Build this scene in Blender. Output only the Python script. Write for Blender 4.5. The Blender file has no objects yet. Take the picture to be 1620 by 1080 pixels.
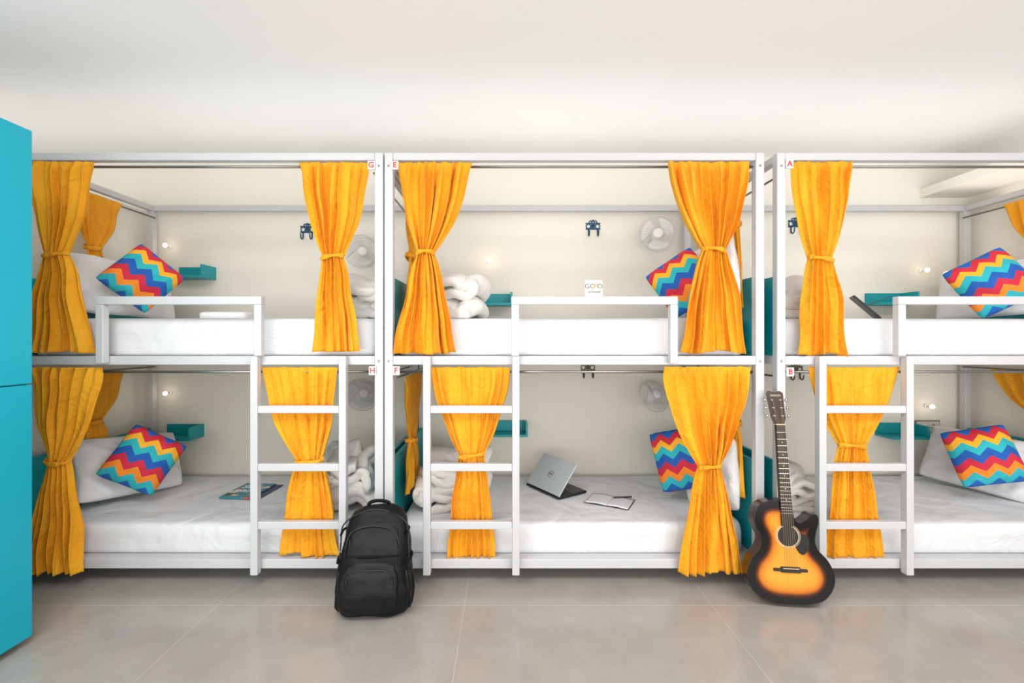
import bpy, math, random
from mathutils import Vector, Matrix, noise
random.seed(7)
C=bpy.context.scene.collection
CZ=1.233; CD=2.4; F=720.0; ZF=-0.06
def P(px,py,y):
    d=y+CD
    return Vector(((px-800)*d/F, y, CZ-(py-535)*d/F))
def FX(px,y=0): return (px-800)*(y+CD)/F
def FZ(py,y=0): return CZ-(py-535)*(y+CD)/F

# ------------------------------------------------------------ materials
def lin(c):
    o=[]
    for v in c[:3]:
        v/=255.0
        o.append(v/12.92 if v<=0.04045 else ((v+0.055)/1.055)**2.4)
    return (*o,1)
def newmat(name):
    m=bpy.data.materials.new(name); m.use_nodes=True
    nt=m.node_tree; b=nt.nodes['Principled BSDF']
    return m,nt,b
def mat(name,col,rough=0.5,metal=0,var=0.04,vscale=6,bump=0,bscale=40,sheen=0,coat=0,spec=None):
    m,nt,b=newmat(name)
    c=lin(col)
    tc=nt.nodes.new('ShaderNodeTexCoord')
    nz=nt.nodes.new('ShaderNodeTexNoise'); nz.inputs['Scale'].default_value=vscale; nz.inputs['Detail'].default_value=3
    nt.links.new(tc.outputs['Object'],nz.inputs['Vector'])
    r=nt.nodes.new('ShaderNodeValToRGB')
    r.color_ramp.elements[0].position=0.3; r.color_ramp.elements[1].position=0.7
    r.color_ramp.elements[0].color=(*[max(0,x*(1-var)) for x in c[:3]],1)
    r.color_ramp.elements[1].color=(*[min(1,x*(1+var)) for x in c[:3]],1)
    nt.links.new(nz.outputs['Fac'],r.inputs['Fac'])
    nt.links.new(r.outputs['Color'],b.inputs['Base Color'])
    b.inputs['Roughness'].default_value=rough; b.inputs['Metallic'].default_value=metal
    if spec is not None: b.inputs['Specular IOR Level'].default_value=spec
    if sheen: b.inputs['Sheen Weight'].default_value=sheen
    if coat: b.inputs['Coat Weight'].default_value=coat; b.inputs['Coat Roughness'].default_value=0.08
    if bump:
        n2=nt.nodes.new('ShaderNodeTexNoise'); n2.inputs['Scale'].default_value=bscale; n2.inputs['Detail'].default_value=4
        nt.links.new(tc.outputs['Object'],n2.inputs['Vector'])
        bp=nt.nodes.new('ShaderNodeBump'); bp.inputs['Strength'].default_value=bump; bp.inputs['Distance'].default_value=0.01
        nt.links.new(n2.outputs['Fac'],bp.inputs['Height']); nt.links.new(bp.outputs['Normal'],b.inputs['Normal'])
    return m
M={}
M['wall']=mat('wall_paint',(241,236,224),0.75,var=0.012,vscale=1.5,bump=0.05,bscale=60)
M['ceil']=mat('ceiling_paint',(238,238,239),0.8,var=0.01,vscale=1.2)
M['frame']=mat('white_powder_coat',(202,202,204),0.35,var=0.012)
M['steel']=mat('brushed_steel',(150,148,145),0.3,metal=0.9)
M['teal']=mat('teal_laminate',(12,156,166),0.4,var=0.04)
M['locker']=mat('locker_teal_paint',(2,168,192),0.45,var=0.03,vscale=2)
M['dark']=mat('dark_shadow_gap',(25,30,34),0.6)
M['plate']=mat('label_white',(214,211,209),0.4)
M['red']=mat('letter_red',(220,60,64),0.5)
M['black']=mat('black_plastic',(18,18,20),0.4)
M['fanw']=mat('fan_white_plastic',(240,239,237),0.4)
M['fanwire']=mat('fan_wire_white',(215,214,211),0.4)
M['blue']=mat('antique_blue_metal',(28,78,112),0.4,metal=0.3,var=0.3,vscale=60)
M['brass']=mat('aged_hook_metal',(90,85,70),0.4,metal=0.7)
M['paper']=mat('paper_white',(222,222,225),0.7)
M['silver']=mat('silver_laptop',(192,200,203),0.4,metal=0.1,var=0.02)
M['key']=mat('keyboard_keys',(35,35,38),0.5)
M['screen']=mat('dark_glass',(12,14,18),0.1)
M['bag']=mat('black_nylon',(10,11,14),0.5,var=0.25,vscale=14,bump=0.45,bscale=16,spec=.25)
M['bag2']=mat('black_nylon_smooth',(11,12,15),0.46,var=0.2,vscale=20,bump=0.4,bscale=20,spec=.28)
M['strap']=mat('black_webbing',(6,6,8),0.6,bump=0.3,bscale=200,spec=.2)
M['zip']=mat('zipper_grey',(36,37,41),0.4,metal=0.3)
M['ebony']=mat('dark_rosewood',(34,23,20),0.4,var=0.2,vscale=30)
M['rim']=mat('black_lacquer_rim',(12,8,7),0.25,var=0.1,vscale=30)
M['maho']=mat('mahogany_neck',(50,23,13),0.3,var=0.2,vscale=25,coat=0.5)
M['chrome']=mat('chrome',(200,200,200),0.15,metal=1)
M['string']=mat('bronze_string',(190,165,120),0.3,metal=0.8)
M['cream']=mat('cream_binding',(225,205,165),0.4)
M['navy']=mat('magazine_navy',(25,50,80),0.4,var=0.2,vscale=20)
M['yel']=mat('decal_yellow',(225,165,60),0.5)
M['grey']=mat('decal_grey',(95,93,90),0.5)
M['outline']=mat('socket_border_grey',(110,102,90),0.5)
def mag_mat():
    m,nt,b=newmat('magazine_print')
    tc=nt.nodes.new('ShaderNodeTexCoord'); v=nt.nodes.new('ShaderNodeTexVoronoi'); v.inputs['Scale'].default_value=26
    nt.links.new(tc.outputs['Object'],v.inputs['Vector'])
    s=nt.nodes.new('ShaderNodeSeparateColor'); nt.links.new(v.outputs['Color'],s.inputs[0])
    r=nt.nodes.new('ShaderNodeValToRGB'); r.color_ramp.interpolation='CONSTANT'; cr=r.color_ramp
    cols=[(0,(40,140,155)),(.45,(60,110,130)),(.6,(205,95,60)),(.7,(40,130,150)),(.85,(225,205,170)),(.93,(40,70,80))]
    while len(cr.elements)<len(cols): cr.elements.new(.5)
    for i,(p,c) in enumerate(cols): cr.elements[i].position=p
    for i,(p,c) in enumerate(cols): cr.elements[i].color=lin(c)
    nt.links.new(s.outputs[0],r.inputs['Fac']); nt.links.new(r.outputs['Color'],b.inputs['Base Color']); b.inputs['Roughness'].default_value=.4
    return m
M['tealbook']=mag_mat()

def cloth_white(name,col,stripe=False,bs=9,bst=0.35,dist=.03):
    m,nt,b=newmat(name)
    tc=nt.nodes.new('ShaderNodeTexCoord')
    b.inputs['Roughness'].default_value=0.85
    b.inputs['Sheen Weight'].default_value=0.05
    nz=nt.nodes.new('ShaderNodeTexNoise'); nz.inputs['Scale'].default_value=bs; nz.inputs['Detail'].default_value=3; nz.inputs['Distortion'].default_value=1.2
    nt.links.new(tc.outputs['Object'],nz.inputs['Vector'])
    bp=nt.nodes.new('ShaderNodeBump'); bp.inputs['Strength'].default_value=bst; bp.inputs['Distance'].default_value=dist
    nt.links.new(nz.outputs['Fac'],bp.inputs['Height']); nt.links.new(bp.outputs['Normal'],b.inputs['Normal'])
    mx=nt.nodes.new('ShaderNodeMixRGB')
    if stripe:
        w=nt.nodes.new('ShaderNodeTexWave'); w.bands_direction='Z'; w.inputs['Scale'].default_value=30
        sx=nt.nodes.new('ShaderNodeSeparateXYZ'); nt.links.new(tc.outputs['Object'],sx.inputs[0])
        ad=nt.nodes.new('ShaderNodeMath'); ad.operation='ADD'
        nt.links.new(sx.outputs['Y'],ad.inputs[0]); nt.links.new(sx.outputs['Z'],ad.inputs[1])
        cb=nt.nodes.new('ShaderNodeCombineXYZ'); nt.links.new(ad.outputs[0],cb.inputs['Z'])
        nt.links.new(cb.outputs[0],w.inputs['Vector'])
        fac=w.outputs['Fac']
    else:
        n3=nt.nodes.new('ShaderNodeTexNoise'); n3.inputs['Scale'].default_value=5
        nt.links.new(tc.outputs['Object'],n3.inputs['Vector']); fac=n3.outputs['Fac']
    c=lin(col)
    mx.inputs[1].default_value=(*[x*0.93 for x in c[:3]],1); mx.inputs[2].default_value=c
    nt.links.new(fac,mx.inputs[0]); nt.links.new(mx.outputs[0],b.inputs['Base Color'])
    return m
M['sheet']=cloth_white('bed_sheet_cotton',(229,229,231),True,3.0,0.5,.06)
M['linen']=cloth_white('pillowcase_cotton',(232,231,231),False,7,.6)
M['duvet']=cloth_white('duvet_cotton',(236,233,229),False,8,0.5)

def curtain_mat():
    m,nt,b=newmat('marigold_curtain_fabric')
    tc=nt.nodes.new('ShaderNodeTexCoord')
    nz=nt.nodes.new('ShaderNodeTexNoise'); nz.inputs['Scale'].default_value=8; nz.inputs['Detail'].default_value=4
    mp=nt.nodes.new('ShaderNodeMapping'); mp.inputs['Scale'].default_value=(1,1,0.3)
    nt.links.new(tc.outputs['Object'],mp.inputs[0]); nt.links.new(mp.outputs[0],nz.inputs['Vector'])
    r=nt.nodes.new('ShaderNodeValToRGB')
    r.color_ramp.elements[0].position=0.3; r.color_ramp.elements[1].position=0.7
    r.color_ramp.elements[0].color=lin((246,162,14)); r.color_ramp.elements[1].color=lin((253,184,28))
    nt.links.new(nz.outputs['Fac'],r.inputs['Fac']); nt.links.new(r.outputs['Color'],b.inputs['Base Color'])
    b.inputs['Roughness'].default_value=0.8; b.inputs['Sheen Weight'].default_value=0.05
    n2=nt.nodes.new('ShaderNodeTexNoise'); n2.inputs['Scale'].default_value=14; n2.inputs['Detail'].default_value=4; n2.inputs['Distortion'].default_value=1.6
    nt.links.new(tc.outputs['Object'],n2.inputs['Vector'])
    bp=nt.nodes.new('ShaderNodeBump'); bp.inputs['Strength'].default_value=0.7; bp.inputs['Distance'].default_value=0.02
    nt.links.new(n2.outputs['Fac'],bp.inputs['Height']); nt.links.new(bp.outputs['Normal'],b.inputs['Normal'])
    tr=nt.nodes.new('ShaderNodeBsdfTranslucent'); nt.links.new(r.outputs['Color'],tr.inputs['Color'])
    mx=nt.nodes.new('ShaderNodeMixShader'); mx.inputs[0].default_value=0.12
    out=nt.nodes['Material Output']
    nt.links.new(b.outputs[0],mx.inputs[1]); nt.links.new(tr.outputs[0],mx.inputs[2]); nt.links.new(mx.outputs[0],out.inputs['Surface'])
    return m
M['curtain']=curtain_mat()

def chevron_mat():
    m,nt,b=newmat('chevron_print_fabric')
    tc=nt.nodes.new('ShaderNodeTexCoord'); s=nt.nodes.new('ShaderNodeSeparateXYZ')
    nt.links.new(tc.outputs['Object'],s.inputs[0])
    def mth(op,a,bv):
        n=nt.nodes.new('ShaderNodeMath'); n.operation=op
        if hasattr(a,'links'): nt.links.new(a,n.inputs[0])
        else: n.inputs[0].default_value=a
        if bv is not None:
            if hasattr(bv,'links'): nt.links.new(bv,n.inputs[1])
            else: n.inputs[1].default_value=bv
        return n.outputs[0]
    pp=mth('PINGPONG',mth('ADD',s.outputs['X'],1.0),0.050)
    v=mth('ADD',s.outputs['Z'],mth('MULTIPLY',pp,0.85))
    v=mth('ADD',mth('DIVIDE',v,0.34),10.0)
    fr=mth('FRACT',v,None)
    r=nt.nodes.new('ShaderNodeValToRGB'); cr=r.color_ramp; cr.interpolation='CONSTANT'
    cols=[(0,(28,92,180)),(.14,(40,182,192)),(.27,(250,182,40)),(.38,(215,42,60)),(.50,(30,100,188)),(.62,(44,180,192)),(.75,(246,140,36)),(.87,(210,40,66))]
    while len(cr.elements)<len(cols): cr.elements.new(0.5)
    for i,(p,c) in enumerate(cols):
        cr.elements[i].position=p
    for i,(p,c) in enumerate(cols): cr.elements[i].color=lin(c)
    nt.links.new(fr,r.inputs['Fac']); nt.links.new(r.outputs['Color'],b.inputs['Base Color'])
    b.inputs['Roughness'].default_value=0.8
    n2=nt.nodes.new('ShaderNodeTexNoise'); n2.inputs['Scale'].default_value=9; n2.inputs['Detail'].default_value=3
    nt.links.new(tc.outputs['Object'],n2.inputs['Vector'])
    bp=nt.nodes.new('ShaderNodeBump'); bp.inputs['Strength'].default_value=0.6; bp.inputs['Distance'].default_value=0.03
    nt.links.new(n2.outputs['Fac'],bp.inputs['Height']); nt.links.new(bp.outputs['Normal'],b.inputs['Normal'])
    return m
M['chev']=chevron_mat()

def floor_mat():
    m,nt,b=newmat('grey_vitrified_tile')
    tc=nt.nodes.new('ShaderNodeTexCoord')
    mp=nt.nodes.new('ShaderNodeMapping'); mp.inputs['Location'].default_value=(0.20+12.0,0.194+6.0,0)
    nt.links.new(tc.outputs['Object'],mp.inputs[0])
    br=nt.nodes.new('ShaderNodeTexBrick'); br.offset=0.0
    br.inputs['Scale'].default_value=1; br.inputs['Brick Width'].default_value=1.2; br.inputs['Row Height'].default_value=0.6
    br.inputs['Mortar Size'].default_value=0.0022; br.inputs['Mortar Smooth'].default_value=0.4
    nt.links.new(mp.outputs[0],br.inputs['Vector'])
    nz=nt.nodes.new('ShaderNodeTexNoise'); nz.inputs['Scale'].default_value=4.0; nz.inputs['Detail'].default_value=10; nz.inputs['Roughness'].default_value=0.7
    nt.links.new(tc.outputs['Object'],nz.inputs['Vector'])
    r=nt.nodes.new('ShaderNodeValToRGB')
    r.color_ramp.elements[0].position=0.3; r.color_ramp.elements[1].position=0.72
    r.color_ramp.elements[0].color=lin((155,150,144)); r.color_ramp.elements[1].color=lin((171,166,160))
    nt.links.new(nz.outputs['Fac'],r.inputs['Fac'])
    nt.links.new(r.outputs['Color'],br.inputs['Color1']); nt.links.new(r.outputs['Color'],br.inputs['Color2'])
    br.inputs['Mortar'].default_value=lin((182,177,170))
    nt.links.new(br.outputs['Color'],b.inputs['Base Color'])
    b.inputs['Roughness'].default_value=0.16
    return m
M['floor']=floor_mat()
def emis(name,col,st):
    m,nt,b=newmat(name)
    b.inputs['Base Color'].default_value=lin(col); b.inputs['Emission Color'].default_value=lin(col); b.inputs['Emission Strength'].default_value=st
    return m
M['bulb']=emis('warm_bulb_glow',(255,238,205),7)
def burst_mat():
    m,nt,b=newmat('sunburst_lacquer')
    at=nt.nodes.new('ShaderNodeAttribute'); at.attribute_name='burst'
    tc=nt.nodes.new('ShaderNodeTexCoord'); nz=nt.nodes.new('ShaderNodeTexNoise'); nz.inputs['Scale'].default_value=12
    mp=nt.nodes.new('ShaderNodeMapping'); mp.inputs['Scale'].default_value=(6,1,0.3)
    nt.links.new(tc.outputs['Object'],mp.inputs[0]); nt.links.new(mp.outputs[0],nz.inputs['Vector'])
    r=nt.nodes.new('ShaderNodeValToRGB'); cr=r.color_ramp
    cr.elements[0].position=0.0; cr.elements[0].color=lin((8,5,4))
    cr.elements[1].position=1.0; cr.elements[1].color=lin((242,168,58))
    for p,c in ((0.27,(8,5,4)),(0.38,(90,36,10)),(0.50,(208,114,28)),(0.70,(236,154,46))):
        e=cr.elements.new(p); e.color=lin(c)
    nt.links.new(at.outputs['Fac'],r.inputs['Fac'])
    mx=nt.nodes.new('ShaderNodeMixRGB'); mx.blend_type='MULTIPLY'; mx.inputs[0].default_value=0.2
    nt.links.new(r.outputs['Color'],mx.inputs[1]); nt.links.new(nz.outputs['Fac'],mx.inputs[2])
    nt.links.new(mx.outputs[0],b.inputs['Base Color'])
    b.inputs['Roughness'].default_value=0.15; b.inputs['Coat Weight'].default_value=0.0
    b.inputs['Specular IOR Level'].default_value=.3
    return m
M['burst']=burst_mat()

# ------------------------------------------------------------ mesh builder
class MB:
    def __init__(s): s.v=[]; s.f=[]
    def box(s,x0,x1,y0,y1,z0,z1):
        b=len(s.v)
        for x,y,z in ((x0,y0,z0),(x1,y0,z0),(x1,y1,z0),(x0,y1,z0),(x0,y0,z1),(x1,y0,z1),(x1,y1,z1),(x0,y1,z1)): s.v.append(Vector((x,y,z)))
        for q in ((0,3,2,1),(4,5,6,7),(0,1,5,4),(1,2,6,5),(2,3,7,6),(3,0,4,7)): s.f.append([b+i for i in q])
        return s
    def tube(s,pts,r,n=8,closed=False,flat=1.0,up=None):
        pts=[Vector(p) for p in pts]; N=len(pts); b=len(s.v)
        ref=Vector(up) if up else Vector((0,0,1))
        for i,p in enumerate(pts):
            a=pts[(i-1)%N] if (closed or i>0) else p
            c=pts[(i+1)%N] if (closed or i<N-1) else p
            t=(c-a).normalized()
            u=t.cross(ref)
            if u.length<0.05: u=t.cross(Vector((0,1,0.01))) 
            u.normalize(); w=u.cross(t).normalized()
            rr=r[i] if isinstance(r,(list,tuple)) else r
            for k in range(n):
                an=2*math.pi*k/n
                s.v.append(p+u*math.cos(an)*rr*flat+w*math.sin(an)*rr)
        M_=N if closed else N-1
        for i in range(M_):
            j=(i+1)%N
            for k in range(n):
                l=(k+1)%n
                s.f.append([b+i*n+k,b+i*n+l,b+j*n+l,b+j*n+k])
        if not closed:
            s.f.append([b+k for k in range(n)][::-1]); s.f.append([b+(N-1)*n+k for k in range(n)])
        return s
    def cyl(s,a,c,r,n=20): return s.tube([a,c],r,n)
    def ring(s,c,R,r,axis='y',n=40,m=6,sx=1,sz=1):
        pts=[]
        for i in range(n):
            a=2*math.pi*i/n; ca,sa=R*math.cos(a)*sx,R*math.sin(a)*sz
            if axis=='y': pts.append((c[0]+ca,c[1],c[2]+sa))
            elif axis=='x': pts.append((c[0],c[1]+ca,c[2]+sa))
            else: pts.append((c[0]+ca,c[1]+sa,c[2]))
        return s.tube(pts,r,m,True,up={'y':(0,1,0),'x':(1,0,0),'z':(0,0,1)}[axis])
    def lathe(s,prof,n=32,axis='y',c=(0,0,0)):
        b=len(s.v)
        for (r,h) in prof:
            for k in range(n):
                a=2*math.pi*k/n
                if axis=='y': s.v.append(Vector((c[0]+r*math.cos(a),c[1]+h,c[2]+r*math.sin(a))))
                else: s.v.append(Vector((c[0]+r*math.cos(a),c[1]+r*math.sin(a),c[2]+h)))
        for i in range(len(prof)-1):
            for k in range(n):
                l=(k+1)%n; s.f.append([b+i*n+k,b+i*n+l,b+(i+1)*n+l,b+(i+1)*n+k])
        s.f.append([b+k for k in range(n)]); s.f.append([b+(len(prof)-1)*n+k for k in range(n)])
        return s
    def loft(s,secs,n=40):
        b=len(s.v)
        for (z,cx,cy,hw,hd,e) in secs:
            for k in range(n):
                a=2*math.pi*k/n; ca,sa=math.cos(a),math.sin(a)
                s.v.append(Vector((cx+hw*math.copysign(abs(ca)**(2/e),ca),cy+hd*math.copysign(abs(sa)**(2/e),sa),z)))
        for i in range(len(secs)-1):
            for k in range(n):
                l=(k+1)%n; s.f.append([b+i*n+k,b+i*n+l,b+(i+1)*n+l,b+(i+1)*n+k])
        s.f.append([b+k for k in range(n)][::-1]); s.f.append([b+(len(secs)-1)*n+k for k in range(n)])
        return s
    def grid(s,fn,nu,nv):
        b=len(s.v)
        for j in range(nv+1):
            for i in range(nu+1): s.v.append(Vector(fn(i/nu,j/nv)))
        for j in range(nv):
            for i in range(nu):
                a=b+j*(nu+1)+i; s.f.append([a,a+1,a+nu+2,a+nu+1])
        return s
    def obj(s,name,m,parent=None,world=True,bevel=0,smooth=False,origin=None,fix=True,weld=False):
        me=bpy.data.meshes.new(name)
        if world:
            if parent is not None: o=Vector(parent.get('org',(0,0,0)))
            elif origin is not None: o=Vector(origin)
            else:
                xs=[v.x for v in s.v]; ys=[v.y for v in s.v]; zs=[v.z for v in s.v]
                o=Vector(((min(xs)+max(xs))/2,(min(ys)+max(ys))/2,min(zs)))
        else: o=Vector((0,0,0))
        me.from_pydata([tuple(v-o) for v in s.v],[],s.f)
        if fix:
            import bmesh
            bm=bmesh.new(); bm.from_mesh(me)
            if weld: bmesh.ops.remove_doubles(bm,verts=bm.verts,dist=1e-5)
            bmesh.ops.recalc_face_normals(bm,faces=bm.faces); bm.to_mesh(me); bm.free()
        ob=bpy.data.objects.new(name,me); C.objects.link(ob)
        me.materials.append(m)
        if parent is not None: ob.parent=parent
        elif world: ob.location=o; ob['org']=tuple(o)
        if bevel:
            bv=ob.modifiers.new('bevel','BEVEL'); bv.width=bevel; bv.segments=2; bv.limit_method='ANGLE'
        if smooth:
            for p in me.polygons: p.use_smooth=True
        return ob
def empty(name,loc=(0,0,0)):
    e=bpy.data.objects.new(name,None); e.location=loc; e.empty_display_size=0.1; e['org']=tuple(loc); C.objects.link(e); return e
def tag(o,label,cat,group=None):
    o['label']=label; o['category']=cat
    if group: o['group']=group
    return o
def pose(o,loc,yaw=0,tilt=0,roll=0):
    R=Matrix.Rotation(math.radians(yaw),4,'Z')@Matrix.Rotation(math.radians(tilt),4,'X')@Matrix.Rotation(math.radians(roll),4,'Y')
    o.matrix_world=Matrix.Translation(Vector(loc))@R
def text(name,s,size,m,parent,loc,rot,ext=0.0006,sx=1.0,bold=0.0):
    cu=bpy.data.curves.new(name,'FONT'); cu.body=s; cu.size=size; cu.extrude=ext; cu.align_x='CENTER'; cu.align_y='CENTER'; cu.offset=bold
    t=bpy.data.objects.new('tmp_text',cu); C.objects.link(t)
    bpy.context.view_layer.update()
    me=bpy.data.meshes.new_from_object(t.evaluated_get(bpy.context.evaluated_depsgraph_get()))
    bpy.data.objects.remove(t)
    me.materials.clear(); me.materials.append(m)
    ob=bpy.data.objects.new(name,me); C.objects.link(ob); ob.parent=parent; ob.location=loc; ob.rotation_euler=rot; ob.scale=(sx,1,1)
    return ob
def struct(o): o['kind']='structure'; return o

# ------------------------------------------------------------ room
XP,XL,XR,XR2,YB,YF,H=-2.72,-4.6,3.48,6.4,1.03,-4.2,2.6
struct(MB().box(XL-.1,XR2+.1,YF-.1,YB+.1,ZF-.1,ZF).obj('floor',M['floor'],origin=(0,0,ZF)))
struct(MB().box(XL-.1,XR2+.1,YF-.1,YB+.1,H,H+.1).obj('ceiling',M['ceil']))
struct(MB().box(XL-.1,XR2+.1,YB,YB+.1,ZF,H).obj('wall_back',M['wall']))
struct(MB().box(XP-.1,XP,-1.2,YB,ZF,2.19).obj('wall_partition',M['wall']))
struct(MB().box(XR,XR+.1,-.1,YB,ZF,2.29).obj('wall_partition',M['wall']))
struct(MB().box(XL-.1,XL,YF,YB,ZF,H).obj('wall_left',M['wall']))
struct(MB().box(XR2,XR2+.1,YF,YB,ZF,H).obj('wall_right',M['wall']))
struct(MB().box(XL-.1,XR2+.1,YF-.1,YF,ZF,H).obj('wall_front',M['wall']))
struct(MB().box(3.12,XR+.1,.32,YB,2.29,2.355).obj('trim_1',M['wall']))

# ------------------------------------------------------------ bunk beds
PW=0.045
TZ0,TZ1=FZ(253),FZ(241); MZ0,MZ1=FZ(577),FZ(563); BZ0,BZ1=0.018,0.068
RODY=.036
def bunk(x0,L,guard,ladder,label,letters,gside):
    x1=x0+L
    e=empty('bunk_bed',((x0+x1)/2,0.5,ZF)); tag(e,label,'bunk bed','white metal bunk beds')
    for x in (x0,x1-PW):
        for y in (0,0.955):
            MB().box(x,x+PW,y,y+0.045,ZF,TZ1).obj('post',M['frame'],e,bevel=.004)
    for z0,z1 in ((TZ0,TZ1),(MZ0,MZ1),(BZ0,BZ1)):
        for y in (0.002,0.957):
            MB().box(x0+PW,x1-PW,y,y+0.041,z0,z1).obj('long_rail',M['frame'],e,bevel=.004)
        for x in (x0+.002,x1-PW+.002):
            MB().box(x,x+.041,0.045,0.955,z0,z1).obj('end_rail',M['frame'],e,bevel=.004)
    for z0,z1 in ((MZ0+.01,MZ1-.002),(BZ0+.01,BZ1-.002)):
        MB().box(x0+PW,x1-PW,0.044,0.956,z0,z1).obj('bed_base',M['frame'],e)
    for z0,z1 in ((MZ1,1.565),(BZ1,0.575)):
        for x in (x0+.010,x1-.030):
            MB().box(x,x+.02,0.046,0.954,z0,z1).obj('end_panel',M['teal'],e,bevel=.002)
    for pz in (264,588):
        z=FZ(pz,RODY)
        MB().cyl((x0+PW,RODY,z),(x1-PW,RODY,z),0.007,12).obj('curtain_rod',M['steel'],e,smooth=True)
        for x in (x0+.06,x1-.06):
            MB().cyl((x,.045,z-.03),(x,.955,z-.03),0.006,12).obj('curtain_rod',M['steel'],e,smooth=True)
    for z in (TZ0-.03,MZ0+.02,BZ0+.02):
        for x in (x0+PW/2,x1-PW/2):
            MB().lathe([(0.006,0.002),(0.006,-.002),(0.003,-.004)],10,'y',(x,0,z)).obj('bolt',M['steel'],e)
    g0,g1=FX(guard[0],-.045),FX(guard[1],-.045); gt0,gt1=FZ(481.5,-.045),FZ(468.5,-.045); w=.040
    gl=FZ(563,-.045) if gside<0 else FZ(575,-.045); gr=FZ(563,-.045) if gside>0 else FZ(575,-.045)
    g=MB().box(g0,g0+w,-.044,-.004,gl,gt0).box(g1-w,g1,-.044,-.004,gr,gt0).box(g0,g1,-.044,-.004,gt0,gt1)
    g.obj('guard_rail',M['frame'],e,bevel=.004)
    l0,l1=FX(ladder[0],-.045),FX(ladder[1],-.045)
    lt=FZ(563.4,-.045); lb=.004
    lad=MB().box(l0,l0+.038,-.044,-.004,lb,lt).obj('ladder',M['frame'],e,bevel=.004)
    lad['org']=e['org']
    MB().box(l1-.038,l1,-.044,-.004,lb,lt).obj('ladder_upright',M['frame'],lad,bevel=.004)
    for a,b in ((642,654),(734,746),(826,838)):
        MB().box(l0+.038,l1-.038,-.040,-.008,FZ(b,-.045),FZ(a,-.045)).obj('rung',M['frame'],lad,bevel=.004)
    for ch,px,py in letters:
        x,z=FX(px),FZ(py)
        pl=MB().box(x-.019,x+.019,-.008,-.002,z-.023,z+.023).obj('letter_plate',M['plate'],e)
        text('letter',ch,.041,M['red'],pl,(x-e.location.x,-.5-.0092,z-ZF),(math.pi/2,0,0),bold=.0008)
    return e
XB=[-2.647,-.640,1.432]
LB=[2.0,2.005,2.0]
B1=bunk(XB[0],LB[0],(150,413),(395,547),'white metal double bunk with teal end panels beside the locker',[('G',588,262),('H',590,586)],1)
B2=bunk(XB[1],LB[1],(809,1073),(669,822),'white metal double bunk with guard rail above the laptop bed',[('E',625,262),('F',627,586)],-1)
B3=bunk(XB[2],LB[2],(1422,1690),(1297,1447),'white metal double bunk with ladder beside the guitar',[('A',1248,260),('B',1249,588)],-1)

# ------------------------------------------------------------ mattresses
def mattress(x0,x1,z0,z1,label):
    L=x1-x0
    m=MB(); n=240
    prof=[(0,-.012),(.01,-.003),(.03,0),(.15,.003),(.3,.003),(.45,.002),(.6,.003),(.75,.001),(.86,-.003),(.93,-.009),(.975,-.018),(1,-.036)]
    y0,y1=.070,.945
    sd=x0*3+z0*7
    for t,o in prof:
        z=z0+(z1-z0)*t
        for k in range(n):
            a=2*math.pi*(k+.5)/n; e=16
            ca,sa=math.cos(a),math.sin(a)
            hx=(L/2+o); hy=((y1-y0)/2+o)
            x=(x0+x1)/2+hx*math.copysign(abs(ca)**(2/e),ca); y=(y0+y1)/2+hy*math.copysign(abs(sa)**(2/e),sa)
            zz=z+(.006*noise.noise(Vector((x*3,y*3,z*4+sd))) if 0.2<t else 0)
            yy=y+.008*noise.noise(Vector((x*4,3+sd,z*14+x*3)))
            m.v.append(Vector((x,yy,zz)))
    for i in range(len(prof)-1):
        for k in range(n):
            l=(k+1)%n; m.f.append([i*n+k,i*n+l,(i+1)*n+l,(i+1)*n+k])
    m.f.append([(len(prof)-1)*n+k for k in range(n)]); m.f.append([k for k in range(n)][::-1])
    o=m.obj('mattress',M['sheet'])
    for p in o.data.polygons: p.use_smooth = len(p.vertices)==4
    tag(o,label,'mattress','mattresses in the bunks')
ZU0,ZU1,ZL0,ZL1=MZ1,1.342,BZ1,0.228
for x,L in zip(XB,LB):
    mattress(x+.055,x+L-.055,ZU0,ZU1,'white sheeted mattress on the upper bunk')
    mattress(x+.055,x+L-.055,ZL0,ZL1,'white sheeted mattress on the lower bunk')

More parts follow.
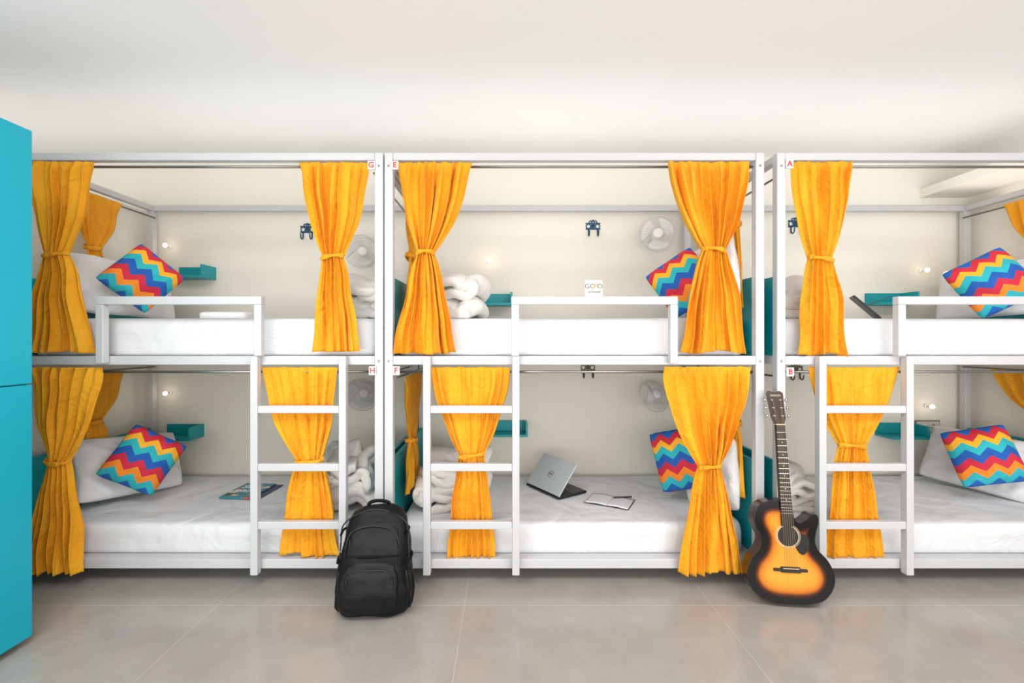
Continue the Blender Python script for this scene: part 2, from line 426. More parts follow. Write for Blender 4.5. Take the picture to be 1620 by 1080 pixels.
# ------------------------------------------------------------ curtains
def curtain(tl,tr,zt,pc,pw,zp,bl,br,zb,nb=0.02,folds=8,axis='x',fwd=0.0,seed=0,label='',amp=.02):
    rnd=random.Random(seed); ph=rnd.random()*6; nr=84; nc=folds*20
    ph2=rnd.random()*6
    tp=(zt-zp)/(zt-zb)
    def fold(u,t):
        wv=.075*noise.noise(Vector((u*3.1,t*1.0,seed*3.7)))+.035*noise.noise(Vector((u*8,t*1.8,seed*1.3)))
        uu=u+wv
        a=2*math.pi*folds*uu
        am=.55+.9*noise.noise(Vector((u*folds*.7,t*1.6,seed+9)))
        return am*math.sin(a+ph)+.95*noise.noise(Vector((uu*folds*.8,t*1.1,seed+20)))+.45*noise.noise(Vector((uu*folds*2.2,t*4.5,seed+31)))
    def fn(u,t):
        if t<tp:
            s=t/tp; k=.50*s+.50*s**2.8
            l=tl+(pc-pw/2-tl)*k; r=tr+(pc+pw/2-tr)*k
            pin=s**3.0
        else:
            s=(t-tp)/(1-tp); k=s**.72
            l=pc-pw/2+(bl-pc+pw/2)*k; r=pc+pw/2+(br-pc-pw/2)*k
            pin=(1-s)**5
        w=r-l
        l+=.016*noise.noise(Vector((t*5,seed,2)))*(1-pin); w=r+.016*noise.noise(Vector((t*5,seed,7)))*(1-pin)-l
        sx=l+w*u
        A=amp*(1-.35*pin)*(0.75+.4*min(1,w/.3))
        A*= (1-.7*math.exp(-((t)/.03)**2))
        f=max(-1.5,min(1.5,fold(u,t)))
        n=nb-A*f - pin*.022*math.sqrt(max(0,1-(2*u-1)**2)) - fwd*max(0,(t-tp)/(1-tp))**.8 + .005*noise.noise(Vector((sx*6,t*6,seed)))
        sx+= .25*A*math.cos(2*math.pi*folds*u+ph)*min(1,w/.25)
        z=zt+(zb-zt)*t
        z+= .006*noise.noise(Vector((u*folds,seed,4)))*(t**6) + .018*noise.noise(Vector((u*2.5,seed,1)))*t**4
        z+= .006*noise.noise(Vector((u*folds*1.5,seed,8)))*(1-t)**8
        z+= -.015*pin*(1-abs(2*u-1))*(1 if t<tp else -1)*0.5
        return (sx,n,z) if axis=='x' else (n,sx,z)
    m=MB().grid(fn,nc,nr)
    o=m.obj('curtain',M['curtain'],fix=False,smooth=True)
    sd=o.modifiers.new('thick','SOLIDIFY'); sd.thickness=.002; sd.offset=0
    tag(o,label,'curtain','marigold bunk curtains')
    N=48; mm=MB(); hw=pw/2+.002; hd=.030
    cy=nb-.012
    for hz,off in ((-.011,0),(-.008,.003),(0,.004),(.008,.003),(.011,0)):
        for k in range(N):
            a=2*math.pi*k/N
            q=1+.05*math.sin(a*9+seed)
            s_=pc+(hw+off)*math.cos(a)*q; n_=cy+(hd+off)*math.sin(a)*q; z_=zp+hz*(1+.3*math.sin(3*a+seed))+.010*math.sin(a+seed)
            mm.v.append(Vector((s_,n_,z_) if axis=='x' else (n_,s_,z_)))
    for i in range(4):
        for k in range(N):
            l=(k+1)%N; mm.f.append([i*N+k,i*N+l,(i+1)*N+l,(i+1)*N+k])
    tie=mm.obj('curtain_tie',M['curtain'],o,smooth=True,fix=False)
    t2=tie.modifiers.new('thick','SOLIDIFY'); t2.thickness=.004
    return o
def cpx(top,pin,bot,yb=.02,folds=8,fwd=0,seed=0,label='',amp=.028):
    curtain(FX(top[0]),FX(top[1]),FZ(top[2]),FX(pin[0]),pin[2]/300,FZ(pin[1]),FX(bot[0]),FX(bot[1]),FZ(bot[2]),yb,folds,'x',fwd,seed,label,amp)
LU='marigold tied-back curtain on the upper bunk rod'; LL='marigold tied-back curtain on the lower bunk rod'
cpx((40,149,256),(92,403,36),(44,140,557),-.002,7,0,1,LU+' beside the locker')
cpx((472,582,257),(527,408,32),(491,568,556),-.002,7,0,2,LU)
cpx((631,747,257),(674,402,26),(624,722,559),-.002,8,0,3,LU)
cpx((1056,1184,256),(1127,397,34),(1075,1180,557),-.002,8,0,4,LU)
cpx((1251,1349,256),(1297,410,34),(1264,1345,561),-.002,6,0,5,LU)
cpx((44,162,581),(94,728,34),(46,141,900),-.002,7,.045,6,LL+' beside the locker')
cpx((412,533,581),(488,728,42),(440,535,881),.018,8,0,7,LL+' behind the ladder',.015)
cpx((680,807,581),(746,720,38),(707,783,884),.018,8,0,8,LL+' behind the ladder',.015)
cpx((1052,1189,580),(1121,738,32),(1071,1168,899),-.002,8,.045,9,LL)
cpx((1284,1428,581),(1350,706,40),(1312,1404,884),.018,8,0,10,LL+' behind the ladder',.015)
SU='marigold tied-back curtain on the bunk end rod'
def side(X,ya,yb_,pc,zt,zp,zb,ba,bb,seed,pw=.09):
    curtain(ya,yb_,zt,pc,pw,zp,ba,bb,zb,X,5,'y',0,seed,SU,.012)
xl=XB[0]+.085
side(xl,.28,.64,.44,2.13,1.80,1.40,.34,.56,21)
side(xl,.28,.66,.44,1.02,.72,.36,.34,.58,22)
xm=XB[1]+.085
side(xm,.10,.62,.34,2.13,1.72,1.40,.12,.52,23)
side(xm,.10,.62,.34,1.02,.62,.36,.12,.52,24)
xr=XB[1]+LB[1]-.072
side(xr,.06,.26,.15,2.13,1.86,1.40,.08,.22,25,.06)
side(xr,.06,.26,.15,1.02,.76,.36,.08,.22,26,.06)
xq=XB[2]+LB[2]-.085
side(xq,.30,.66,.42,2.13,1.80,1.40,.3,.55,27)
side(xq,.25,.74,.42,1.02,.74,.36,.3,.55,28)

# ------------------------------------------------------------ pillows / cushions
def pillow_mesh(w,h,t,seed,wr=.006,n=40,e=.42):
    m=MB()
    def mk(sgn):
        def fn(a,b):
            u=2*a-1; v=2*b-1
            u=math.copysign(abs(u)**.85,u); v=math.copysign(abs(v)**.85,v)
            c=1-.07*(u*v)**4
            x=w/2*u*(1-.05*(1-v*v))*c; z=h/2*v*(1-.05*(1-u*u))*c
            th=max(0,(1-u*u)*(1-v*v))**e
            y=sgn*t/2*th
            k=noise.noise(Vector((x*7,z*7,seed+sgn)))*wr*3*th+noise.noise(Vector((x*18,z*18,seed*2+sgn)))*wr*th
            return (x,y+k,z)
        return fn
    m.grid(mk(-1),n,n); m.grid(mk(1),n,n)
    return m
def place_pillow(w,h,t,seed,m_,name,loc,yaw,tilt,roll,label,cat,group,wr=.006,e=.42):
    o=pillow_mesh(w,h,t,seed,wr,e=e).obj(name,m_,world=False,smooth=True,weld=True)
    pose(o,loc,yaw,tilt,roll); tag(o,label,cat,group)
    return o
WP=lambda loc,yaw,tilt,roll,seed,w=.60,h=.40,t=.14:place_pillow(w,h,t,seed,M['linen'],'pillow',loc,yaw,tilt,roll,'plump white cotton bed pillow propped at the bunk end','pillow','white bed pillows',.016)
WP((-2.43,.50,1.55),72,-22,4,1)
WP((-2.39,.50,.43),68,-26,6,2)
WP((1.205,.27,1.60),-74,-9,-16,3,.40,.46,.12)
WP((1.205,.27,.445),-74,-9,-14,4,.42,.40,.12)
WP((3.18,.56,1.55),-66,-22,-4,5)
WP((3.13,.60,.42),-64,-26,4,6)
def CU(px,py,y,yaw,tilt,roll,seed,label,s=.36,asp=1.0):
    p=P(px,py,y)
    place_pillow(s*.97*asp,s*1.02/asp,.185,seed,M['chev'],'cushion',p,yaw,tilt,roll,label,'cushion','chevron throw cushions',.009,.5)
CU(226,440,.37,44,-7,42,11,'multicoloured chevron cushion on its corner on upper bed',.325)
CU(227,727,.37,38,-12,34,12,'multicoloured chevron cushion tilted against white pillow',.335)
CU(1080,447,.36,-26,-10,-34,13,'multicoloured chevron cushion beside white pillow on upper bed',.34)
CU(1082,725,.40,-28,-12,-16,14,'multicoloured chevron cushion standing beside the curtain',.37)
CU(1568,447,.38,-28,-12,-30,15,'multicoloured chevron cushion tilted on the upper bed',.35)
CU(1556,721,.41,-26,-16,-15,16,'multicoloured chevron cushion leaning on white pillows',.345)

# ------------------------------------------------------------ duvets
def folded(name,cx,y0,L,z0,w,h,n,seed,label,mess=1.0):
    """thick quilt folded back and forth in n layers, its fold ends facing the aisle"""
    lh=h/n; path=[]
    rnd=random.Random(seed)
    for i in range(n):
        sg=1 if i%2==0 else -1
        wl=w/2*(1-.16*i/n)*(rnd.uniform(.78,1.0))
        off=rnd.uniform(-.02,.02)*mess
        zc=z0+lh*(i+.5)
        for k in range(14):
            s=-1+2*k/13
            path.append(Vector((cx+off+sg*s*(wl-lh*.5),0,zc+.012*mess*math.sin(3*s+seed+i))))
        if i<n-1:
            ex=cx+off+sg*(wl-lh*.5)
            for k in range(1,7):
                a=math.pi*k/7
                path.append(Vector((ex+sg*math.sin(a)*lh*.62,0,zc+lh*.5-lh*.5*math.cos(a))))
    N=len(path)-1
    m=MB()
    def fn(a,b):
        f=a*N; i=min(int(f),N-1); t=f-i
        p=path[i].lerp(path[i+1],t)
        q=Vector((p.x*4.2,b*2.4,p.z*4.2+seed*3))
        d=noise.noise_vector(q)*.050*mess+noise.noise_vector(q*2.3)*.014*mess
        y=y0+L*b+d.y*.8+.06*noise.noise(Vector((p.z*9,seed,p.x*3)))
        sag=-.035*mess*(abs(2*b-1)**3)*((p.z-z0)/h)
        return (p.x+d.x,y,max(z0+lh*.42,p.z+d.z*.8+sag))
    m.grid(fn,N*2,26)
    o=m.obj(name,M['duvet'],smooth=True,fix=False)
    sd=o.modifiers.new('thick','SOLIDIFY'); sd.thickness=lh*.80; sd.offset=0
    sb=o.modifiers.new('sub','SUBSURF'); sb.levels=1; sb.render_levels=1
    tag(o,label,'duvet','folded white duvets')
folded('folded_duvet',-.855,.17,.42,ZU1,.28,.26,4,4,'white duvet folded loosely at the upper bunk end',1.4)
folded('folded_duvet',-.330,.17,.42,ZU1,.34,.27,4,5,'white duvet folded loosely at the upper bunk end',1.35)
folded('folded_duvet',1.675,.17,.40,ZU1,.29,.25,4,6,'white duvet folded loosely at the upper bunk end',1.4)
folded('crumpled_duvet',-.925,.18,.42,ZL1,.33,.33,5,1,'crumpled white duvet bundled at the lower bunk end',1.9)
folded('crumpled_duvet',-.32,.20,.42,ZL1,.40,.30,5,12,'crumpled white duvet bundled on the lower bed',1.9)
folded('crumpled_duvet',1.70,.18,.38,ZL1,.30,.22,5,3,'crumpled white duvet bundled beside the guitar neck',1.7)

# ------------------------------------------------------------ wall shelves
def shelf(px,py,seed=0,w=.27,label='small teal wall shelf with side lip above the bed'):
    p=P(px,py,YB); e=empty('wall_shelf',(p.x,YB,p.z)); tag(e,label,'shelf','teal bedside shelves')
    MB().box(-w/2,w/2,-.16,-.001,-.0,.018).obj('shelf_board',M['teal'],e,world=False,bevel=.002)
    MB().box(-w/2,w/2,-.018,-.001,.018,.095).obj('back_lip',M['teal'],e,world=False,bevel=.002)
    MB().box(w/2-.016,w/2,-.16,-.018,.018,.095).obj('side_lip',M['teal'],e,world=False,bevel=.002)
shelf(314,443); shelf(295,690); shelf(782,485); shelf(805,684); shelf(1396,484); shelf(1412,688)

# ------------------------------------------------------------ fans
def fan(px,py,R,yaw,tilt,label,yy=.86):
    c=P(px,py,yy)
    e=empty('wall_fan',(c.x,YB,c.z)); tag(e,label,'fan','white wall fans')
    MB().lathe([(.045,-.001),(.045,-.02),(.03,-.03)],24,'y',(0,0,-.02)).obj('wall_mount',M['fanw'],e,world=False,smooth=False)
    d=yy-YB
    MB().tube([(0,-.02,-.02),(0,d*.5,-.03),(0,d+.07,-.01),(0,d+.05,0)],.012,10).obj('arm',M['fanw'],e,world=False,smooth=True)
    Rm=Matrix.Translation((0,d,0))@Matrix.Rotation(math.radians(yaw),4,'Z')@Matrix.Rotation(math.radians(tilt),4,'X')
    def cp(o): o.matrix_local=Rm; return o
    cp(MB().lathe([(.02,.075),(.04,.07),(.045,.04),(.045,.02),(.03,.0)],24).obj('motor',M['fanw'],e,world=False,smooth=True))
    g=MB()
    for r,y in ((R,.0),(R*.85,-.022),(R*.62,-.034),(R*.36,-.04)):
        g.ring((0,y,0),r,.0036 if r==R else .0012,n=48,m=5)
        if r<R: g.ring((0,-y*.8,0),r,.0012,n=48,m=5)
    for k in range(36):
        a=2*math.pi*k/36; ca,sa=math.cos(a),math.sin(a)
        pr=[(.26*R,-.041),(.62*R,-.034),(.85*R,-.022),(R,0),(.85*R,.018),(.5*R,.03),(.3*R,.032)]
        g.tube([(r*ca,y,r*sa) for r,y in pr],.0010,4,up=(ca*.01+.001,1,.002))
    cp(g.obj('guard',M['fanwire'],e,world=False))
    cp(MB().lathe([(R*.27,-.040),(R*.27,-.044),(R*.2,-.048),(.002,-.049)],24).obj('guard_badge',M['fanw'],e,world=False,smooth=True))
    for k in range(3):
        a0=k*2*math.pi/3+.4; b=MB()
        def fn(u,v):
            r=R*(.18+.7*u); wd=(.35+.55*math.sin(math.pi*min(1,u*1.05)*.6))
            a=a0+(v-.5)*wd*1.8+.35*u
            return (r*math.cos(a),.004+(v-.5)*.022,r*math.sin(a))
        b.grid(fn,10,8); ob=b.obj('blade',M['fanw'],e,world=False,smooth=True,fix=False); cp(ob)
        s=ob.modifiers.new('t','SOLIDIFY'); s.thickness=.002
    cp(MB().lathe([(.0,.02),(.024,.018),(.024,-.01),(.012,-.018),(.002,-.019)],20).obj('hub',M['fanw'],e,world=False,smooth=True))
fan(1040,370,.132,-12,4,'white caged wall fan above the bed')
fan(1034,626,.120,22,-26,'white caged wall fan turned sideways in the lower bunk')
fan(572,398,.118,28,4,'white caged wall fan partly behind the curtain')
fan(573,624,.118,34,-24,'white caged wall fan in the lower bunk by ladder')

# ------------------------------------------------------------ hooks
def hook(px,py,label,mm):
    p=P(px,py,YB); e=empty('wall_hook',(p.x,YB,p.z)); tag(e,label,'wall hook','ornate double wall hooks')
    m=MB(); w=.055
    m.box(-w,w,-.006,-.001,.030,.040).box(-w,w,-.006,-.001,-.012,-.002)
    m.ring((-.034,-.004,.014),.017,.004,n=20); m.ring((.034,-.004,.014),.017,.004,n=20); m.ring((0,-.004,.014),.014,.004,n=20)
    m.ring((-.018,-.004,.045),.010,.004,n=16); m.ring((.018,-.004,.045),.010,.004,n=16)
    m.lathe([(.009,-.001),(.009,-.008),(.003,-.010)],12,'y',(0,0,.014))
    m.lathe([(.007,-.001),(.007,-.008),(.003,-.010)],12,'y',(0,0,.056))
    m.obj('scroll_plate',mm,e,world=False)
    for x in (-.034,.034):
        pts=[(x,-.005,-.006)]
        for k in range(9):
            a=math.pi*k/8
            pts.append((x,-.005-.020*(1-math.cos(a)),-.04-.022*math.sin(a)))
        pts.append((x,-.047,-.026))
        MB().tube(pts,.0048,8,up=(1,0,0)).obj('hook_arm',mm,e,world=False,smooth=True)
hook(487,366,'blue enamel ornate double hook on the wall',M['blue'])
hook(938,361,'blue enamel ornate double hook on the wall',M['blue'])
hook(1258,357,'blue enamel ornate double hook on the wall',M['blue'])
hook(930,584,'aged metal ornate double hook below the upper bed',M['brass'])
hook(1258,587,'aged metal ornate double hook below the upper bed',M['brass'])

# ------------------------------------------------------------ reading lights
def rlight(px,py,en=.10):
    p=P(px,py,YB-.05); e=empty('reading_light',(p.x,YB,p.z)); tag(e,'tiny warm spot reading light on the wall','reading light','bunk reading lights')
    MB().lathe([(.016,-.001),(.016,-.008),(.006,-.012),(.006,-.044)],20).obj('lamp_body',M['fanw'],e,world=False,smooth=False)
    sp=[]
    for i in range(13):
        a=math.pi*i/12; sp.append((max(.0008,.015*math.sin(a)),-.055+.015*math.cos(a)))
    MB().lathe(sp,20).obj('bulb',M['bulb'],e,world=False,smooth=True)
    l=bpy.data.lights.new('bulb_glow','POINT'); l.energy=en; l.color=(1,.82,.56); l.shadow_soft_size=.02
    lo=bpy.data.objects.new('bulb_glow',l); lo.location=(0,-.20,.0); lo.parent=e; C.objects.link(lo)
for a in ((262,388),(262,622),(773,412),(1466,427),(1474,643)): rlight(*a)
p=P(1466,674,YB); e=empty('switch_plate',(p.x,YB,p.z)); tag(e,'white wall switch and socket plate beside reading light','socket')
MB().box(-.094,.094,-.008,-.001,-.046,.046).obj('border',M['outline'],e,world=False,bevel=.003)
MB().box(-.086,.086,-.012,-.0075,-.038,.038).obj('plate',M['plate'],e,world=False,bevel=.003)
for x in (-.06,-.03): MB().box(x-.012,x+.012,-.017,-.012,-.022,.022).obj('switch',M['fanw'],e,world=False,bevel=.002)
s=MB()
for x,z in ((.04,.014),(.028,-.01),(.052,-.01)): s.lathe([(.005,-.0125),(.005,-.0135)],10,'y',(x,0,z))
s.obj('socket_holes',M['black'],e,world=False)
gz=FZ(468.5,-.045)+.0005; cx=FX(940,-.03)
e=empty('table_tent_card',(cx,-.024,gz)); tag(e,'small white printed card standing on the guard rail','card')
cd=MB().box(-.046,.046,-.0015,.0015,0,.088).obj('card',M['plate'],e,world=False); cd.rotation_euler=(math.radians(-8),0,0)
MB().box(-.03,.03,.0,.018,0,.002).obj('card_foot',M['plate'],e,world=False)
text('card_lettering','GO O',.035,M['grey'],cd,(0,-.002,.054),(math.pi/2,0,0))
text('card_lettering','M',.035,M['yel'],cd,(.010,-.0022,.054),(math.pi/2,0,0),sx=.7)
text('card_caption','a.hostel',.020,M['grey'],cd,(.004,-.002,.026),(math.pi/2,0,0))

# ------------------------------------------------------------ laptop
e=empty('laptop',(.235,.56,ZL1+.004)); tag(e,'half-open silver laptop on the white sheet','laptop')
e.rotation_euler=(0,0,math.radians(-56.5))
MB().box(-.17,.17,0,.235,0,.016).obj('base',M['black'],e,world=False,bevel=.004)
k=MB()
for r in range(5):
    for c in range(14):
        x=-.15+c*.0215; y=.03+r*.021
        k.box(x,x+.018,y,y+.017,.016,.0185)
kb=k.obj('keyboard',M['key'],e,world=False)
MB().box(-.05,.05,.15,.215,.016,.0168).obj('touchpad',M['zip'],e,world=False)
lid=MB().box(-.17,.17,0,.235,-.004,.004).obj('lid',M['silver'],e,world=False,bevel=.003)
lid.location=(0,.004,.018); lid.rotation_euler=(math.radians(50),0,0)
MB().box(-.16,.16,.012,.222,-.0052,-.0041).obj('screen',M['screen'],lid,world=False)
MB().ring((0,.115,.0045),.022,.0016,axis='z',n=32).obj('logo_ring',M['grey'],lid,world=False)
text('logo_lettering','DELL',.015,M['grey'],lid,(0,.115,.0046),(0,0,0),bold=.0004)
e=empty('notebook',(.64,.40,ZL1+.003)); tag(e,'thin open notebook with white pages on the bed','notebook'); e.rotation_euler=(0,0,math.radians(-28))
def page(sg):
    m=MB()
    def fn(u,v):
        x=sg*u*.13; z=.003+.006*math.sin(math.pi*min(1,u*1.2))*(.6+.4*v)
        return (x,-.09+.18*v,z)
    m.grid(fn,12,6); o=m.obj('page_block',M['paper'],e,world=False,smooth=True,fix=False)
    sd=o.modifiers.new('t','SOLIDIFY'); sd.thickness=.002; sd.offset=-1 if sg<0 else 1
page(-1); page(1)
MB().box(-.135,.135,-.095,.095,0,.001).obj('cover',M['grey'],e,world=False)
e=empty('pen',(.73,.43,ZL1+.018)); tag(e,'black ballpoint pen lying on the notebook','pen'); e.rotation_euler=(0,0,math.radians(5))
MB().tube([(-.06,0,0),(.055,0,0)],.0045,10).obj('barrel',M['black'],e,world=False,smooth=True)
MB().tube([(.055,0,0),(.068,0,0),(.072,0,0)],[.004,.0015,.0006],10).obj('tip',M['chrome'],e,world=False,smooth=True)
MB().box(-.055,-.02,-.0015,.0015,.0045,.0065).obj('clip',M['chrome'],e,world=False)
mg=P(392,776,.60); e=empty('magazine',(mg.x+.035,.58,ZL1+.004)); tag(e,'teal cover magazine lying flat on the bed','magazine'); e.rotation_euler=(0,0,math.radians(-4))
cv=MB().box(-.115,.09,-.15,.13,.003,.011).obj('front_cover',M['tealbook'],e,world=False,bevel=.001)
MB().box(-.11,.14,-.14,.135,0,.003).obj('back_cover',M['navy'],e,world=False)
text('cover_title','SELL',.075,M['paper'],cv,(-.015,.05,.0118),(0,0,0),bold=.002); text('cover_title','DRIVE',.062,M['paper'],cv,(-.012,-.03,.0118),(0,0,0),bold=.002)
tb=empty('tablet',(FX(1390,.3),.3,ZU1+.006)); tag(tb,'black tablet propped up at an angle on the bed','tablet')
tb.rotation_euler=(0,math.radians(-43),math.radians(-30))
MB().box(-.005,.005,-.08,.08,0,.19).obj('tablet_body',M['zip'],tb,world=False,bevel=.003)
MB().box(.005,.0062,-.07,.07,.01,.18).obj('tablet_screen',M['screen'],tb,world=False)
st=MB().box(-.002,.002,-.03,.03,0,.13).obj('tablet_stand',M['black'],tb,world=False); st.location=(.006,0,.1); st.rotation_euler=(0,math.radians(108),0)
m=MB(); cx,cy=FX(365,.3),.3
m.loft([(ZU1+.001,cx,cy,.125,.09,7),(ZU1+.006,cx,cy,.135,.10,7),(ZU1+.036,cx,cy,.135,.10,7),(ZU1+.044,cx,cy,.122,.085,7)],48)
tag(m.obj('folded_towel',M['linen'],smooth=False),'folded white towel lying on the upper bed','towel')

# ------------------------------------------------------------ locker
lx=-2.015; y0,y1=-1.06,-.46
e=empty('locker',(-2.35,(y0+y1)/2,ZF)); tag(e,'tall bright teal two-door storage locker','locker')
MB().box(-2.70,lx-.02,y0,y1,ZF+.06,2.117).obj('locker_body',M['locker'],e,bevel=.003)
MB().box(-2.66,lx-.05,y0+.02,y1-.02,ZF,ZF+.06).obj('plinth',M['dark'],e)
for z0,z1 in ((ZF+.03,1.036),(1.042,2.114)):
    d=MB().box(lx-.019,lx,y0+.003,y1-.003,z0,z1).obj('door',M['locker'],e,bevel=.002); d['org']=e['org']
    zc=(z0+z1)/2
    MB().tube([(lx,y0+.06,zc-.06),(lx+.025,y0+.06,zc-.055),(lx+.025,y0+.06,zc+.055),(lx,y0+.06,zc+.06)],.005,8,up=(0,1,0)).obj('handle',M['chrome'],d)

# ------------------------------------------------------------ backpack
e=empty('backpack',(-.625,-.225,ZF)); tag(e,'full black nylon backpack standing against the bunk','backpack')
e.rotation_euler=(math.radians(-4),0,math.radians(3)); e.scale=(1.0,.85,.945)
def noisy(m,a=.006,s=9,seed=0):
    for v in m.v:
        v+= noise.noise_vector(v*s+Vector((seed,0,0)))*a
    return m
secs=[(0.0,0,0,.135,.085,3.5),(.012,0,-.002,.158,.105,3.5),(.05,0,-.005,.170,.118,3.2),(.12,0,-.006,.172,.120,3),(.2,0,-.004,.168,.114,3),(.28,0,0,.161,.106,3),(.34,.002,.004,.155,.10,3),(.40,.005,.01,.148,.09,3),(.45,.008,.016,.137,.078,2.7),(.485,.01,.02,.116,.062,2.5),(.505,.01,.022,.082,.045,2.2),(.512,.01,.022,.03,.015,2)]
def dens(secs,k=4):
    out=[]
    for a,b in zip(secs[:-1],secs[1:]):
        for i in range(k): out.append(tuple(a[j]+(b[j]-a[j])*i/k for j in range(6)))
    out.append(secs[-1]); return out
noisy(MB().loft(dens(secs),72),.013,9).obj('main_compartment',M['bag'],e,world=False,smooth=True)
noisy(MB().loft(dens([(.03,-.01,-.105,.10,.02,3),(.05,-.01,-.112,.128,.028,3),(.12,-.01,-.113,.135,.030,3),(.2,-.008,-.106,.128,.026,3),(.25,-.005,-.098,.112,.018,3),(.265,-.005,-.093,.08,.010,2.5)]),60),.008,12,3).obj('lower_front_pocket',M['bag2'],e,world=False,smooth=True)
noisy(MB().loft(dens([(.275,0,-.085,.10,.010,3),(.29,0,-.088,.124,.018,3),(.35,.004,-.078,.120,.020,3),(.41,.008,-.060,.106,.016,3),(.445,.008,-.05,.07,.008,2.5)]),60),.006,12,5).obj('upper_front_pocket',M['bag2'],e,world=False,smooth=True)
for sg in (-1,1):
    noisy(MB().loft(dens([(.02,sg*.155,0,.012,.06,3),(.04,sg*.160,0,.020,.078,3),(.12,sg*.160,0,.021,.08,3),(.2,sg*.155,0,.016,.076,3),(.215,sg*.153,0,.010,.07,3)]),40),.006,14,sg).obj('side_pocket',M['bag2'],e,world=False,smooth=True)
def arc(pts,n=10):
    P_=[Vector(p) for p in pts]; P_=[P_[0]*2-P_[1]]+P_+[P_[-1]*2-P_[-2]]; out=[]
    for i in range(1,len(P_)-2):
        a,b,c,d=P_[i-1:i+3]
        for k in range(n):
            t=k/n
            out.append(.5*((2*b)+(c-a)*t+(2*a-5*b+4*c-d)*t*t+(3*b-a-3*c+d)*t**3))
    out.append(P_[-2]); return out
MB().tube(arc([(-.112,-.098,.06),(-.125,-.124,.15),(-.112,-.126,.215),(-.06,-.129,.236),(.05,-.129,.236),(.10,-.126,.215),(.112,-.124,.15),(.105,-.098,.06)]),.0035,6).obj('zipper',M['zip'],e,world=False,smooth=True)
MB().tube(arc([(-.125,-.092,.29),(-.116,-.098,.36),(-.09,-.082,.41),(0,-.077,.432),(.09,-.080,.41),(.122,-.095,.36),(.125,-.092,.29)]),.0035,6).obj('zipper',M['zip'],e,world=False,smooth=True)
MB().tube(arc([(-.160,-.045,.2),(-.157,-.04,.33),(-.138,-.035,.44),(0,-.03,.500),(.138,-.03,.445),(.160,-.04,.33),(.165,-.045,.2)]),.004,6).obj('zipper',M['zip'],e,world=False,smooth=True)
MB().tube(arc([(-.05,.04,.485),(-.04,.045,.515),(.0,.045,.525),(.05,.045,.515),(.06,.04,.485)]),.009,8,flat=.5).obj('carry_handle',M['strap'],e,world=False,smooth=True)
for sg in (-1,1):
    MB().tube(arc([(sg*.05,.085,.47),(sg*.10,.115,.42),(sg*.13,.125,.30),(sg*.14,.12,.18),(sg*.15,.10,.06)]),.018,8,flat=1.2).obj('shoulder_strap',M['strap'],e,world=False,smooth=True)
    MB().tube(arc([(sg*.162,-.07,.255),(sg*.172,0,.262),(sg*.162,.07,.255)]),.007,6).obj('compression_strap',M['strap'],e,world=False,smooth=True)
    MB().tube(arc([(sg*.152,-.06,.385),(sg*.156,.01,.392),(sg*.146,.07,.385)]),.006,6).obj('compression_strap',M['strap'],e,world=False,smooth=True)
MB().tube(arc([(.165,-.075,.255),(.188,-.10,.20),(.192,-.09,.12),(.175,-.10,.05)]),.006,6).obj('hanging_webbing',M['strap'],e,world=False,smooth=True)
for q in ((-.105,-.134,.20),(.1,-.134,.20),(-.1,-.102,.375)):
    MB().box(q[0]-.0025,q[0]+.0025,q[1]-.003,q[1]+.003,q[2]-.025,q[2]).obj('zip_pull',M['zip'],e,world=False)

# ------------------------------------------------------------ guitar
g=empty('acoustic_guitar',(0,0,0)); tag(g,'sunburst cutaway acoustic guitar leaning against the bunk post','guitar')
ctrl=[(0,0),(.085,.006),(.152,.035),(.192,.092),(.196,.150),(.172,.208),(.134,.252),(.122,.290),(.130,.335),(.145,.380),(.142,.414),(.118,.420),(.088,.392),(.055,.378),(.034,.40),(.029,.450),(.024,.474),
      (-.02,.479),(-.080,.476),(-.128,.450),(-.150,.40),(-.145,.35),(-.124,.300),(-.136,.252),(-.172,.208),(-.196,.150),(-.192,.092),(-.152,.035),(-.085,.006)]
def closed_cr(pts,n=6):
    out=[]; N=len(pts)
    for i in range(N):
        a,b,c,d=[Vector((*pts[(i+j)%N],0)) for j in (-1,0,1,2)]
        for k in range(n):
            t=k/n; out.append(.5*((2*b)+(c-a)*t+(2*a-5*b+4*c-d)*t*t+(3*b-a-3*c+d)*t**3))
    return out
outl=closed_cr(ctrl,6); NO=len(outl); cen=Vector((0,.215,0))
def edge_d(p): return min((p-q).length for q in outl)
TH=.075
me=MB(); bur=[]
facs=[1,.985,.95,.9,.84,.77,.69,.6,.5,.38,.25,.12]
for f in facs:
    for p in outl:
        q=cen+(p-cen)*f; me.v.append(Vector((q.x,-TH/2,q.y))); bur.append(min(1,edge_d(q)/.115))
for i in range(len(facs)-1):
    for k in range(NO):
        l=(k+1)%NO; me.f.append([i*NO+k,i*NO+l,(i+1)*NO+l,(i+1)*NO+k])
me.f.append([(len(facs)-1)*NO+k for k in range(NO)])
ob=me.obj('soundboard',M['burst'],g,world=False,fix=False)
at=ob.data.attributes.new('burst','FLOAT','POINT')
for i,bv in enumerate(bur): at.data[i].value=bv
sd=MB()
for y in (-TH/2+.0005,TH/2):
    for p in outl: sd.v.append(Vector((p.x,y,p.y)))
for k in range(NO):
    l=(k+1)%NO; sd.f.append([k,l,NO+l,NO+k])
sd.f.append([NO+k for k in range(NO)]); sd.f.append([k for k in range(NO)][::-1])
so=sd.obj('body_sides',M['maho'],g,world=False)
MB().tube([(p.x,-TH/2,p.y) for p in outl],.0028,6,True,up=(0,1,0)).obj('body_binding',M['rim'],g,world=False,smooth=True)
FY=-TH/2
MB().lathe([(.047,FY-.0012),(.047,FY-.0002)],40,'y',(0,0,.315)).obj('soundhole',M['black'],g,world=False)
